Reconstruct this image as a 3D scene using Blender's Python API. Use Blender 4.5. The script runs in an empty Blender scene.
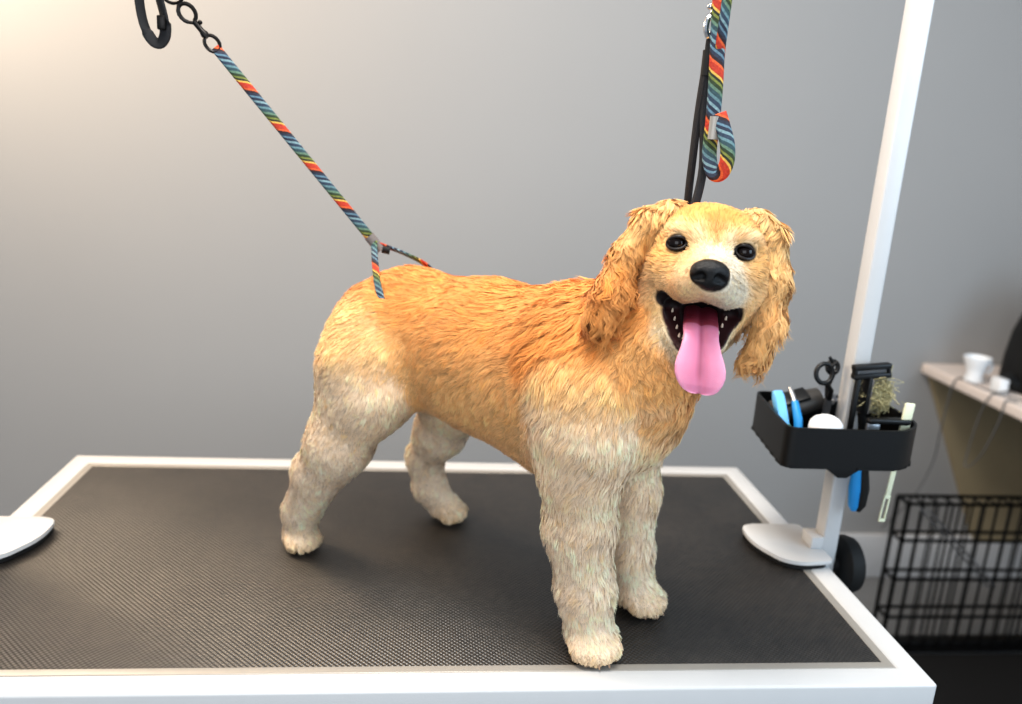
FUR_N = 290000
import bpy, bmesh, math, random
import numpy as np
from mathutils import Vector, Matrix
from mathutils.kdtree import KDTree

random.seed(7)
RNG = np.random.default_rng(11)
C = bpy.context.scene.collection
PI = math.pi
H = 0.74                                   # height of the table top above the floor

def L(r, g, b):                            # sRGB 0-255 -> linear rgba
    f = lambda c: (c/255/12.92) if c/255 <= .04045 else ((c/255+.055)/1.055)**2.4
    return (f(r), f(g), f(b), 1.0)

# ------------------------------------------------------------------ materials
def mat(name, col, rough=.5, metal=0., spec=.5, coat=0., noise=0., nscale=30., bump=0., bscale=200., sheen=0., sss=0.):
    m = bpy.data.materials.new(name); m.use_nodes = True
    nt = m.node_tree; b = nt.nodes['Principled BSDF']
    b.inputs['Base Color'].default_value = col
    b.inputs['Roughness'].default_value = rough
    b.inputs['Metallic'].default_value = metal
    b.inputs['Specular IOR Level'].default_value = spec
    b.inputs['Coat Weight'].default_value = coat
    b.inputs['Sheen Weight'].default_value = sheen
    if sss:
        b.inputs['Subsurface Weight'].default_value = sss
        b.inputs['Subsurface Radius'].default_value = (.01, .004, .003)
        b.inputs['Subsurface Scale'].default_value = .3
    tc = nt.nodes.new('ShaderNodeTexCoord')
    if noise:
        n = nt.nodes.new('ShaderNodeTexNoise'); n.inputs['Scale'].default_value = nscale; n.inputs['Detail'].default_value = 4
        nt.links.new(tc.outputs['Object'], n.inputs['Vector'])
        mx = nt.nodes.new('ShaderNodeMix'); mx.data_type = 'RGBA'
        mx.inputs[6].default_value = tuple(c*(1-noise) for c in col[:3])+(1,)
        mx.inputs[7].default_value = tuple(min(1, c*(1+noise)) for c in col[:3])+(1,)
        nt.links.new(n.outputs['Fac'], mx.inputs[0]); nt.links.new(mx.outputs[2], b.inputs['Base Color'])
    if bump:
        n2 = nt.nodes.new('ShaderNodeTexNoise'); n2.inputs['Scale'].default_value = bscale; n2.inputs['Detail'].default_value = 3
        nt.links.new(tc.outputs['Object'], n2.inputs['Vector'])
        bp = nt.nodes.new('ShaderNodeBump'); bp.inputs['Strength'].default_value = bump; bp.inputs['Distance'].default_value = .002
        nt.links.new(n2.outputs['Fac'], bp.inputs['Height']); nt.links.new(bp.outputs['Normal'], b.inputs['Normal'])
    return m

M = {}
M['white_metal'] = mat('white_powder_coat', L(196, 196, 196), .35, noise=.03, bump=.05, bscale=400)
M['trim_metal'] = mat('brushed_trim', L(158, 153, 146), .4, .25, noise=.06, nscale=60)
M['black_plastic'] = mat('black_plastic', L(9, 9, 10), .45, bump=.1, bscale=900)
M['black_rubber'] = mat('black_rubber', L(14, 14, 14), .7, noise=.2)
M['black_nylon'] = mat('black_nylon', L(22, 22, 26), .75, noise=.3, nscale=400, bump=.5, bscale=900)
M['black_metal'] = mat('black_metal', L(30, 27, 26), .35, .6)
M['chrome'] = mat('chrome', L(205, 208, 212), .2, 1.)
M['steel'] = mat('tool_steel', L(170, 172, 176), .3, .9)
M['blue_grip'] = mat('blue_grip', L(38, 140, 205), .4, noise=.08)
M['light_blue'] = mat('light_blue_plastic', L(120, 190, 240), .4)
M['teal'] = mat('teal_plastic', L(60, 110, 105), .45)
M['white_plastic'] = mat('white_plastic', L(236, 238, 240), .4)
M['cream_plastic'] = mat('cream_plastic', L(222, 224, 196), .45)
M['bristle'] = mat('wire_bristle', L(178, 170, 132), .5, .2, noise=.25, nscale=200)
M['grey_pad'] = mat('grey_pad', L(120, 112, 108), .6, noise=.2, nscale=200)
M['desk'] = mat('desk_laminate', L(226, 214, 206), .45, noise=.03)
M['shadow_tan'] = mat('shadow_tan', L(156, 144, 118), .6, noise=.05)
M['cable'] = mat('grey_cable', L(96, 98, 100), .5)
M['crate'] = mat('crate_wire', L(14, 14, 15), .45, .3)
M['mat_black'] = mat('floor_mat', L(13, 13, 15), .85, noise=.2, nscale=80)

# ------------------------------------------------------------------ mesh helpers
class MB:
    def __init__(s): s.bm = bmesh.new()
    def box(s, x0, x1, y0, y1, z0, z1, bev=0., seg=2, mtx=None):
        r = bmesh.ops.create_cube(s.bm, size=1)
        vs = r['verts']
        for v in vs:
            v.co = Vector((x0+(v.co.x+.5)*(x1-x0), y0+(v.co.y+.5)*(y1-y0), z0+(v.co.z+.5)*(z1-z0)))
        if bev:
            es = list({e for v in vs for e in v.link_edges})
            rr = bmesh.ops.bevel(s.bm, geom=es, offset=bev, segments=seg, profile=.5, affect='EDGES')
            vs = list({v for f in rr['faces'] for v in f.verts} | {v for v in vs if v.is_valid})
        if mtx is not None:
            for v in vs: v.co = mtx @ v.co
        return vs
    def tube(s, pts, r, n=10, closed=False, cap=True, scale2=None, up=None, twist=0.):
        """sweep an ellipse; r float or list; scale2 = ratio of second axis"""
        pts = [Vector(p) for p in pts]; N = len(pts); rs = r if isinstance(r, (list, tuple, np.ndarray)) else [r]*N
        rings = []; T0 = None; nrm = None
        for i in range(N):
            a = pts[(i-1) % N] if (closed or i > 0) else pts[i]
            b = pts[(i+1) % N] if (closed or i < N-1) else pts[i]
            t = (b-a).normalized()
            if nrm is None:
                u0 = Vector(up) if up is not None else (Vector((0, 0, 1)) if abs(t.z) < .9 else Vector((1, 0, 0)))
                nrm = (u0 - t*u0.dot(t)).normalized()
            else:
                nrm = (nrm - t*nrm.dot(t)).normalized()
            bi = t.cross(nrm)
            k = scale2 if scale2 is not None else 1.
            ring = []
            for j in range(n):
                an = 2*PI*j/n + twist
                ring.append(s.bm.verts.new(pts[i] + nrm*math.cos(an)*rs[i]*k + bi*math.sin(an)*rs[i]))
            rings.append(ring)
        for i in range(N if closed else N-1):
            A, B = rings[i], rings[(i+1) % N]
            for j in range(n):
                s.bm.faces.new((A[j], A[(j+1) % n], B[(j+1) % n], B[j]))
        if cap and not closed:
            s.bm.faces.new(rings[0][::-1]); s.bm.faces.new(rings[-1])
        return rings
    def lathe(s, prof, n=24, mtx=None):
        rings = []
        for (r, z) in prof:
            ring = []
            for j in range(n):
                a = 2*PI*j/n; p = Vector((max(r, 1e-5)*math.cos(a), max(r, 1e-5)*math.sin(a), z))
                ring.append(s.bm.verts.new(mtx @ p if mtx is not None else p))
            rings.append(ring)
        for A, B in zip(rings, rings[1:]):
            for j in range(n): s.bm.faces.new((A[j], A[(j+1) % n], B[(j+1) % n], B[j]))
        s.bm.faces.new(rings[0][::-1]); s.bm.faces.new(rings[-1])
    def prism(s, poly, z0, z1, mtx=None, bev=0.):
        """extrude a 2D polygon along z"""
        a = [s.bm.verts.new((x, y, z0)) for x, y in poly]; b = [s.bm.verts.new((x, y, z1)) for x, y in poly]
        n = len(poly)
        f0 = s.bm.faces.new(a[::-1]); f1 = s.bm.faces.new(b)
        for i in range(n): s.bm.faces.new((a[i], a[(i+1) % n], b[(i+1) % n], b[i]))
        vs = a+b
        if bev:
            es = list(f1.edges)+list(f0.edges)
            rr = bmesh.ops.bevel(s.bm, geom=es, offset=bev, segments=2, profile=.5, affect='EDGES')
            vs = list({v for f in rr['faces'] for v in f.verts} | {v for v in vs if v.is_valid})
        if mtx is not None:
            for v in vs: v.co = mtx @ v.co
        return vs
    def ball(s, c, r, mtx=None, u=20, v=12):
        rr = bmesh.ops.create_uvsphere(s.bm, u_segments=u, v_segments=v, radius=1)
        R = r if isinstance(r, (tuple, list)) else (r, r, r)
        for w in rr['verts']:
            w.co = Vector((w.co.x*R[0], w.co.y*R[1], w.co.z*R[2]))
            if mtx is not None: w.co = mtx @ w.co
            w.co += Vector(c)
        return rr['verts']
    def build(s, name, material, parent=None, smooth=True, loc=None, angle=40):
        bmesh.ops.recalc_face_normals(s.bm, faces=s.bm.faces)
        me = bpy.data.meshes.new(name); s.bm.to_mesh(me); s.bm.free()
        o = bpy.data.objects.new(name, me); C.objects.link(o)
        me.materials.append(material)
        if smooth:
            me.polygons.foreach_set('use_smooth', [True]*len(me.polygons))
            me.set_sharp_from_angle(angle=math.radians(angle))
        if parent is not None: o.parent = parent
        if loc is not None: o.location = loc
        return o

def rounded(poly, rad, n=5):
    """round the corners of a polygon; rad float or list"""
    out = []; N = len(poly)
    for i in range(N):
        p0, p, p1 = Vector(poly[i-1]), Vector(poly[i]), Vector(poly[(i+1) % N])
        r = rad[i] if isinstance(rad, (list, tuple)) else rad
        a = (p0-p).normalized(); b = (p1-p).normalized()
        r = min(r, (p0-p).length*.49, (p1-p).length*.49)
        A = p+a*r; B = p+b*r
        for k in range(n+1):
            t = k/n; q = A*(1-t)**2 + p*2*t*(1-t) + B*t*t
            out.append((q.x, q.y))
    return out

def spline(pts, n=8, closed=False):
    """Catmull-Rom through points"""
    P = [Vector(p) for p in pts]; N = len(P); out = []
    for i in range(N if closed else N-1):
        if closed: a, b, c, d = P[i-1], P[i], P[(i+1) % N], P[(i+2) % N]
        else: a, b, c, d = P[max(i-1, 0)], P[i], P[i+1], P[min(i+2, N-1)]
        for k in range(n):
            t = k/n
            out.append(.5*((2*b)+(c-a)*t+(2*a-5*b+4*c-d)*t*t+(3*b-a-3*c+d)*t**3))
    if not closed: out.append(P[-1])
    return out

TOP = []                                   # top-level things, lifted by H at the end
def thing(name, label, cat, loc=(0, 0, 0), group=None):
    o = bpy.data.objects.new(name, None); C.objects.link(o); o.location = loc
    o.empty_display_size = .05
    o['label'] = label; o['category'] = cat
    if group: o['group'] = group
    TOP.append(o); return o
def tag(o, label, cat, group=None):
    o['label'] = label; o['category'] = cat
    if group: o['group'] = group
    TOP.append(o); return o
def struct(o):
    o['kind'] = 'structure'; TOP.append(o); return o
# ------------------------------------------------------------------ camera
F_PX = 805.18
cam_r = Vector((0.99376845, -0.09448552, 0.05913333)); cam_u = Vector((-0.03290961, 0.25814889, 0.96554446)); cam_f = Vector((0.10649518, 0.96147368, -0.25343074))
cam_loc = Vector((0.576879, -0.717402, 0.553836))
cd = bpy.data.cameras.new('camera'); cam = bpy.data.objects.new('camera', cd); C.objects.link(cam)
mw = Matrix((cam_r, cam_u, -cam_f)).transposed().to_4x4(); mw.translation = cam_loc + Vector((0, 0, H))
cam.matrix_world = mw
cd.sensor_fit = 'HORIZONTAL'; cd.sensor_width = 36; cd.lens = 36*F_PX/1022
cd.clip_start = .05
cd.dof.use_dof = True; cd.dof.focus_distance = .83; cd.dof.aperture_fstop = 3.2
bpy.context.scene.camera = cam

# ------------------------------------------------------------------ room
WY = 1.5
M['wall'] = mat('wall_paint', L(160, 160, 160), .75, noise=.02, nscale=3, bump=.04, bscale=120)
M['floor'] = mat('vinyl_floor', L(120, 122, 124), .5, noise=.1, nscale=20)
M['baseboard'] = mat('baseboard_paint', L(216, 217, 219), .5, noise=.02)
b = MB(); b.box(-2.2, 2.86, WY, WY+.1, -H, 1.9); struct(b.build('wall_back', M['wall'], smooth=False))
b = MB(); b.box(2.7, 2.86, -1.6, WY, -H, 1.9); struct(b.build('wall_right', M['wall'], smooth=False))
b = MB(); b.box(-2.2, 2.86, -1.6, WY+.1, -H-.08, -H); struct(b.build('floor', M['floor'], smooth=False))
b = MB(); b.box(-2.2, 2.7, WY-.014, WY, -H, -H+.15, .003); struct(b.build('baseboard_back', M['baseboard']))

# ------------------------------------------------------------------ grooming table
TW, TD = 1.1544, .61
def rubber_mat():
    m = bpy.data.materials.new('textured_rubber'); m.use_nodes = True
    nt = m.node_tree; N = nt.nodes; K = nt.links; bs = N['Principled BSDF']
    tc = N.new('ShaderNodeTexCoord')
    sx = N.new('ShaderNodeSeparateXYZ'); K.new(tc.outputs['Object'], sx.inputs[0])
    def mth(op, a, b=None):
        n = N.new('ShaderNodeMath'); n.operation = op
        for i, v in enumerate((a, b)):
            if v is None: continue
            if isinstance(v, (int, float)): n.inputs[i].default_value = v
            else: K.new(v, n.inputs[i])
        return n.outputs[0]
    k = 2*PI/.0062
    a = mth('SINE', mth('MULTIPLY', sx.outputs['X'], k)); c = mth('SINE', mth('MULTIPLY', sx.outputs['Y'], k))
    h = mth('MULTIPLY', a, c)
    h = mth('ADD', mth('MULTIPLY', h, .5), .5)
    bp = N.new('ShaderNodeBump'); bp.inputs['Strength'].default_value = .55; bp.inputs['Distance'].default_value = .0016
    K.new(h, bp.inputs['Height']); K.new(bp.outputs['Normal'], bs.inputs['Normal'])
    n1 = N.new('ShaderNodeTexNoise'); n1.inputs['Scale'].default_value = 9; n1.inputs['Detail'].default_value = 6; n1.inputs['Roughness'].default_value = .65
    K.new(tc.outputs['Object'], n1.inputs['Vector'])
    n2 = N.new('ShaderNodeTexNoise'); n2.inputs['Scale'].default_value = 90; n2.inputs['Detail'].default_value = 4
    K.new(tc.outputs['Object'], n2.inputs['Vector'])
    s = mth('ADD', mth('MULTIPLY', n1.outputs['Fac'], .7), mth('MULTIPLY', n2.outputs['Fac'], .5))
    r = N.new('ShaderNodeValToRGB'); K.new(s, r.inputs[0])
    r.color_ramp.elements[0].position = .42; r.color_ramp.elements[0].color = L(26, 24, 23)
    r.color_ramp.elements[1].position = .85; r.color_ramp.elements[1].color = L(66, 60, 54)
    mx = N.new('ShaderNodeMix'); mx.data_type = 'RGBA'; mx.blend_type = 'MULTIPLY'; mx.inputs[0].default_value = .6
    K.new(r.outputs[0], mx.inputs[6]); K.new(h, mx.inputs[7]); K.new(mx.outputs[2], bs.inputs['Base Color'])
    bs.inputs['Roughness'].default_value = .42; bs.inputs['Specular IOR Level'].default_value = .95
    return m
M['rubber_top'] = rubber_mat()
tbl = thing('grooming_table', 'white framed grooming table with textured black rubber top under the dog', 'table', (0, 0, -H))
def ring_frame(name, x0, x1, y0, y1, w, z0, z1, m, bev):
    b = MB(); bm = b.bm
    o_ = [(x0, y0), (x1, y0), (x1, y1), (x0, y1)]; i_ = [(x0+w, y0+w), (x1-w, y0+w), (x1-w, y1-w), (x0+w, y1-w)]
    V = {}
    for nm, pl in (('o', o_), ('i', i_)):
        for zz in (z0, z1):
            for k, (x, y) in enumerate(pl): V[nm, zz, k] = bm.verts.new((x, y, zz))
    for k in range(4):
        j = (k+1) % 4
        bm.faces.new((V['o', z1, k], V['o', z1, j], V['i', z1, j], V['i', z1, k]))
        bm.faces.new((V['o', z0, k], V['i', z0, k], V['i', z0, j], V['o', z0, j]))
        bm.faces.new((V['o', z0, k], V['o', z0, j], V['o', z1, j], V['o', z1, k]))
        bm.faces.new((V['i', z0, k], V['i', z1, k], V['i', z1, j], V['i', z0, j]))
    es = [e for e in bm.edges if abs(e.verts[0].co.z-e.verts[1].co.z) < 1e-6 and e.verts[0].co.z > z1-1e-6 and len(e.link_faces) == 2 and abs(e.link_faces[0].normal.dot(e.link_faces[1].normal)) < 2]
    bm.normal_update()
    es = [e for e in es if not all(abs(f.normal.z) > .9 for f in e.link_faces)] + [e for e in bm.edges if abs(e.verts[0].co.z-e.verts[1].co.z) > 1e-4]
    bmesh.ops.bevel(bm, geom=es, offset=bev, segments=3, profile=.5, affect='EDGES')
    return b.build(name, m, tbl, loc=(0, 0, H))
ring_frame('frame', 0, TW, 0, TD, .0315, -.045, 0, M['white_metal'], .0035)
ring_frame('edge_trim', .0310, TW-.0310, .0310, TD-.0310, .0118, -.012, -.0008, M['trim_metal'], .0015)
b = MB(); b.box(.0418, TW-.0418, .0418, TD-.0418, -.03, -.0015, .0005); b.build('rubber_top', M['rubber_top'], tbl, loc=(0, 0, H))
for sx in (.06, TW-.06):                       # legs and low shelf rails under the top
    for sy in (.06, TD-.06):
        b = MB(); b.box(sx-.018, sx+.018, sy-.018, sy+.018, 0.012, H-.045, .003); lg = b.build('leg', M['white_metal'], tbl)
        f = MB(); f.lathe([(.012, 0), (.022, 0), (.022, .008), (.016, .013)], 16, Matrix.Translation((sx, sy, 0))); f.build('foot', M['black_rubber'], lg)
b = MB(); b.box(.078, TW-.078, .05, .07, .16, .19, .002); b.build('rail', M['white_metal'], tbl)
b = MB(); b.box(.078, TW-.078, TD-.07, TD-.05, .16, .19, .002); b.build('rail', M['white_metal'], tbl)
# ------------------------------------------------------------------ the dog: an implicit body, meshed with surface nets
# dog frame: x along the spine towards the head, y to the dog's left, z up
HO = np.array([.4395, 0., .451])                                    # head origin, head axes (right of face, muzzle, up)
HX = np.array([.9196, .3884, -.0561]); HY = np.array([.3924, -.9118, .1194]); HZ = np.array([.0048, .1318, .9913])
HM = np.stack([HX, HY, HZ])                                         # world(dog) -> head
def h2d(p): return HO + np.asarray(p, float) @ HM
(TORSO, NECK, CHEST, THIGH, HLEG, FLEG, PAW, HEAD, MUZZLE, EAR, MOUTH, SHOULDER) = range(12)

class Prim:
    """round cone between a and b (or an ellipsoid), optionally in a stretched metric"""
    def __init__(s, a, b=None, ra=.01, rb=None, k=.01, zone=0, sc=(1, 1, 1), head=False, cut=False, rot=None):
        s.a = np.array(a, float); s.b = s.a.copy() if b is None else np.array(b, float)
        s.ra = ra; s.rb = ra if rb is None else rb; s.k = k; s.zone = zone
        s.sc = np.array(sc, float); s.head = head; s.cut = cut; s.rot = rot
    def bounds(s):
        m = max(s.ra, s.rb)*max(s.sc)+s.k+.012
        P = np.stack([s.a, s.b])
        if s.head: P = np.stack([h2d(p) for p in P])
        return P.min(0)-m, P.max(0)+m
    def dist(s, X):
        if s.head: X = (X-HO) @ HM.T
        if s.rot is not None:
            X = (X-s.a) @ s.rot + s.a
        p = X/s.sc; a = s.a/s.sc; b = s.b/s.sc
        ab = b-a; L2 = ab @ ab
        if L2 < 1e-12:
            return (np.sqrt(((p-a)**2).sum(-1))-s.ra)*min(s.sc)
        t = np.clip(((p-a) @ ab)/L2, 0, 1)
        d = np.sqrt(((p-a-t[..., None]*ab)**2).sum(-1))-(s.ra+(s.rb-s.ra)*t)
        return d*min(s.sc)

def combine(f, d, k, cut):
    if cut:
        d = -d; h = np.maximum(k-np.abs(f-d), 0)/k
        return np.maximum(f, d)+h*h*k*.25
    h = np.maximum(k-np.abs(f-d), 0)/k
    return np.minimum(f, d)-h*h*k*.25

def mesh_sdf(prims, lo, hi, res, smooth=2):
    lo = np.array(lo, float); n = np.ceil((np.array(hi)-lo)/res).astype(int)+1
    ax = [lo[i]+np.arange(n[i])*res for i in range(3)]
    F = np.full(n, 1., np.float64)
    for p in prims:
        b0, b1 = p.bounds()
        i0 = np.clip(np.floor((b0-lo)/res).astype(int), 0, n); i1 = np.clip(np.ceil((b1-lo)/res).astype(int)+1, 0, n)
        if (i1 <= i0).any(): continue
        sl = tuple(slice(i0[i], i1[i]) for i in range(3))
        X = np.stack(np.meshgrid(*[ax[i][sl[i]] for i in range(3)], indexing='ij'), -1)
        F[sl] = combine(F[sl], p.dist(X), p.k, p.cut)
    ins = F < 0
    corners = [(i, j, k) for i in (0, 1) for j in (0, 1) for k in (0, 1)]
    m = n-1
    cnt = sum(ins[i:i+m[0], j:j+m[1], k:k+m[2]].astype(np.int8) for i, j, k in corners)
    act = (cnt > 0) & (cnt < 8)
    idx = np.full(m, -1, int); cells = np.argwhere(act); idx[act] = np.arange(len(cells))
    acc = np.zeros((len(cells), 3)); num = np.zeros(len(cells))
    for a in range(8):
        for b in range(a+1, 8):
            ca, cb = np.array(corners[a]), np.array(corners[b])
            if np.abs(ca-cb).sum() != 1: continue
            fa = F[tuple((cells+ca).T)]; fb = F[tuple((cells+cb).T)]
            cr = (fa < 0) != (fb < 0)
            t = np.where(cr, fa/np.where(cr, fa-fb, 1), 0)
            acc += np.where(cr[:, None], ca+(cb-ca)*t[:, None], 0); num += cr
    V = lo+(cells+acc/num[:, None])*res
    Q = []
    for axn in range(3):
        u, v = (axn+1) % 3, (axn+2) % 3
        s0 = [slice(None)]*3; s1 = [slice(None)]*3
        s0[axn] = slice(0, n[axn]-1); s1[axn] = slice(1, n[axn])
        A, B = ins[tuple(s0)], ins[tuple(s1)]
        e = np.argwhere(A != B)
        e = e[(e[:, u] > 0) & (e[:, v] > 0) & (e[:, u] < m[u]) & (e[:, v] < m[v])]
        flip = A[tuple(e.T)]
        du = np.zeros(3, int); du[u] = 1; dv = np.zeros(3, int); dv[v] = 1
        q = np.stack([idx[tuple((e-du-dv).T)], idx[tuple((e-dv).T)], idx[tuple(e.T)], idx[tuple((e-du).T)]], 1)
        q[~flip] = q[~flip][:, ::-1]
        Q.append(q)
    Q = np.concatenate(Q)
    E = np.unique(np.sort(np.concatenate([Q[:, [i, (i+1) % 4]] for i in range(4)]), 1), axis=0)
    for _ in range(smooth): V = V+.5*(nbr_avg(V, E)-V)
    return V, Q, E

def nbr_avg(A, E):
    A = np.asarray(A, float); one = A.ndim == 1
    if one: A = A[:, None]
    S = np.zeros_like(A); c = np.zeros(len(A))
    for i, j in ((0, 1), (1, 0)):
        for k in range(A.shape[1]): S[:, k] += np.bincount(E[:, i], A[E[:, j], k], len(A))
        c += np.bincount(E[:, i], minlength=len(A))
    S = S/np.maximum(c, 1)[:, None]
    return S[:, 0] if one else S
def blur(A, E, n):
    for _ in range(n): A = .5*A+.5*nbr_avg(A, E)
    return A
def vnormals(V, Q):
    N = np.zeros_like(V); fn = np.cross(V[Q[:, 2]]-V[Q[:, 0]], V[Q[:, 3]]-V[Q[:, 1]])
    for i in range(4):
        for k in range(3): N[:, k] += np.bincount(Q[:, i], fn[:, k], len(V))
    return N/np.maximum(np.linalg.norm(N, axis=1), 1e-12)[:, None]
def np_mesh(name, V, Q, material, parent=None, loc=None, cols=None):
    me = bpy.data.meshes.new(name)
    Q = np.asarray(Q, np.int32); k = Q.shape[1]
    me.vertices.add(len(V)); me.vertices.foreach_set('co', np.asarray(V, np.float32).ravel())
    me.loops.add(Q.size); me.loops.foreach_set('vertex_index', Q.ravel())
    me.polygons.add(len(Q)); me.polygons.foreach_set('loop_start', np.arange(len(Q), dtype=np.int32)*k)
    me.update(calc_edges=True); me.validate()
    me.polygons.foreach_set('use_smooth', np.ones(len(Q), bool))
    if cols is not None:
        at = me.color_attributes.new('Col', 'FLOAT_COLOR', 'POINT')
        at.data.foreach_set('color', np.concatenate([cols, np.ones((len(V), 1))], 1).astype(np.float32).ravel())
    me.materials.append(material)
    o = bpy.data.objects.new(name, me); C.objects.link(o)
    if parent is not None: o.parent = parent
    if loc is not None: o.location = loc
    return o

P = []
def add(*a, **k): P.append(Prim(*a, **k))
W = (1, .80, 1)                                                       # the trunk is deeper than wide
add((.004, 0, .294), (.06, 0, .302), .070, .080, .03, TORSO, W)
add((.06, 0, .300), (.19, 0, .298), .083, .088, .03, TORSO, W)
add((.19, 0, .296), (.30, 0, .284), .090, .102, .03, TORSO, W)
add((.30, 0, .286), (.352, 0, .292), .101, .080, .03, TORSO, W)
add((.352, .0, .284), None, .066, None, .03, CHEST, (1, .95, 1))
add((.315, 0, .318), (.400, .014, .386), .080, .055, .04, NECK)         # neck
add((.400, .014, .386), (.430, .026, .428), .055, .05, .03, NECK)
add((.362, -.008, .284), (.398, -.018, .338), .050, .044, .04, CHEST)  # ruff and bib below the chin
for s, fx in ((-1, 0), (1, 1)):                                       # hind legs: the near one stretched back, the far one under the body
    if s < 0:
        j = dict(hip=(.028, -.042, .296), thigh=(.038, -.062, .268), st=(.055, -.072, .234), calf=(.018, -.088, .168), hock=(-.022, -.094, .122), shank=(-.052, -.088, .052), paw=(-.060, -.086, .019), dirv=(.90, -.42))
    else:
        j = dict(hip=(.05, .045, .296), thigh=(.07, .06, .25), st=(.082, .07, .205), calf=(.048, .082, .145), hock=(.014, .092, .092), shank=(.020, .098, .045), paw=(.040, .107, .019), dirv=(1, .05))
    add(j['hip'], j['thigh'], .056, .054, .03, THIGH); add(j['thigh'], j['st'], .056, .046, .03, THIGH)
    add(j['st'], j['calf'], .043, .034, .02, HLEG); add(j['calf'], j['hock'], .034, .0235, .02, HLEG)
    if s < 0:
        add((.018, -.078, .222), (.006, -.09, .168), .033, .025, .03, HLEG); add((.024, -.086, .165), (-.034, -.090, .072), .031, .0195, .02, HLEG)
    add(j['hock'], j['shank'], .0255, .0225, .015, HLEG); add(j['shank'], j['paw'], .0225, .0195, .015, HLEG)
    add((j['hock'][0]-.011, j['hock'][1], j['hock'][2]+.004), None, .0135, None, .012, HLEG)
    j['_paw'] = True
    d2 = np.array(j['dirv']); d2 = d2/np.linalg.norm(d2); n2 = np.array([-d2[1], d2[0]])
    pw = np.array(j['paw'])
    f0 = pw[:2]+d2*.012
    add((*pw[:2], .018), (*f0, .017), .0175, .017, .012, PAW)
    for q, fw in ((-1.5, .020), (-.5, .027), (.5, .027), (1.5, .020)):
        t = pw[:2]+d2*fw+n2*q*.0105
        add((*(pw[:2]+d2*fw*.5+n2*q*.009), .016), (*t, .0115), .011, .0098, .006, PAW)
FEET = []
for s in (-1, 1):
    y = -.054 if s < 0 else .062
    j = dict(sh=(.346, s*.056, .300), el=(.349, s*.060, .215), fa=(.350, y, .150), wr=(.362, y+.003, .075), pa=(.370, y+.007, .027)) if s < 0 else dict(sh=(.335, s*.056, .300), el=(.345, s*.06, .215), fa=(.354, y, .150), wr=(.360, y+.003, .075), pa=(.371, y+.008, .027))
    add(j['sh'], (.352, s*.060, .262), .050, .045, .035, SHOULDER)
    add((.352, s*.060, .262), j['el'], .045, .039, .03, SHOULDER)
    r = 1. if s < 0 else .94
    add(j['el'], j['fa'], .039, .036*r, .02, FLEG); add(j['fa'], j['wr'], .036*r, .030*r, .02, FLEG); add(j['wr'], j['pa'], .030*r, .027*r, .015, FLEG)
    d2 = np.array((.80, -.60)) if s < 0 else np.array((.97, -.25)); n2 = np.array([-d2[1], d2[0]])
    pw = np.array(j['pa'])
    add((*pw[:2], .022), (*(pw[:2]+d2*.014), .020), .0220, .0200, .012, PAW)
    for q, fw in ((-1.5, .024), (-.5, .032), (.5, .032), (1.5, .024)):
        t = pw[:2]+d2*fw+n2*q*.0122
        add((*(pw[:2]+d2*fw*.5+n2*q*.011), .019), (*t, .0128), .0130, .0112, .006, PAW)
        FEET.append((t, d2))
# head, in its own frame (x right of the face, y along the muzzle, z up)
def hd(a, b=None, ra=.01, rb=None, k=.012, zone=HEAD, sc=(1, 1, 1), cut=False, rot=None): P.append(Prim(a, b, ra, rb, k, zone, sc, True, cut, rot))
hd((0, -.014, .007), None, .050, None, .02, HEAD, (1.12, 1.06, .95))
hd((0, .014, .018), None, .030, None, .02, HEAD, (1.30, 1, .92))
hd((0, -.03, -.03), (0, .0, -.032), .040, .040, .03, HEAD, (1.12, 1, 1))
for s in (-1, 1):
    hd((s*.0205, .033, .0220), None, .0095, None, .014, HEAD, (1.35, 1, .8))
    hd((s*.033, .004, -.022), None, .027, None, .02, HEAD, (.9, 1.2, 1.1))
    hd((s*.027, .024, -.010), None, .0155, None, .015, HEAD)
    hd((s*.0135, .056, -.0225), (s*.011, .072, -.0235), .0150, .0125, .012, MUZZLE, (1, 1, .95))
    hd((s*.024, .030, -.028), (s*.0150, .058, -.028), .0130, .0115, .014, MUZZLE)
hd((0, .030, -.008), (0, .078, -.0135), .0235, .0135, .014, MUZZLE, (1.05, 1, .9))
hd((0, .081, -.0185), None, .0125, None, .01, MUZZLE, (1.1, .9, .95))
for s in (-1, 1):                                                     # lower jaw, dropped wide open
    hd((s*.0350, .004, -.040), (s*.0205, .036, -.078), .0100, .0072, .012, HEAD)
    hd((s*.0205, .036, -.078), (s*.007, .049, -.0915), .0072, .0075, .008, HEAD)
hd((0, .000, -.066), (0, .040, -.094), .020, .0105, .014, HEAD, (1.15, 1, 1))
hd((0, -.014, -.060), None, .032, None, .025, HEAD, (1.1, 1, .9))
hd((-.0385, .0345, -.0425), (.0310, .0320, -.0465), .0054, None, .003, MOUTH, cut=True)
hd((0, .018, -.052), (0, .066, -.070), .0135, .0185, .003, MOUTH, (1.5, 1, 1), cut=True)
for s in (-1, 1): hd((s*.0285, .026, -.050), (s*.0150, .050, -.080), .0090, .0075, .003, MOUTH, cut=True)
for s in (-1, 1): hd((s*.0320-.0022, .0435, .0108), None, .0088, None, .004, HEAD, (1.2, 1, .85), cut=True)   # eye sockets
# ears: long pendulous flaps hanging from the sides of the skull
EARL = [(-.043, -.010, .042), (-.064, -.002, .029), (-.081, .010, -.006), (-.087, .018, -.040), (-.094, .026, -.066)]
EARR = [(.042, -.010, .045), (.0600, -.006, .031), (.0710, .002, -.008), (.0690, .006, -.045), (.063, .006, -.080)]
for pts, rr in ((EARL, (.013, .0135, .0135, .016, .015)), (EARR, (.012, .0115, .0105, .012, .012))):
    for i in range(4): hd(pts[i], pts[i+1], rr[i], rr[i+1], .008, EAR, (1, 1, 1))

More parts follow.
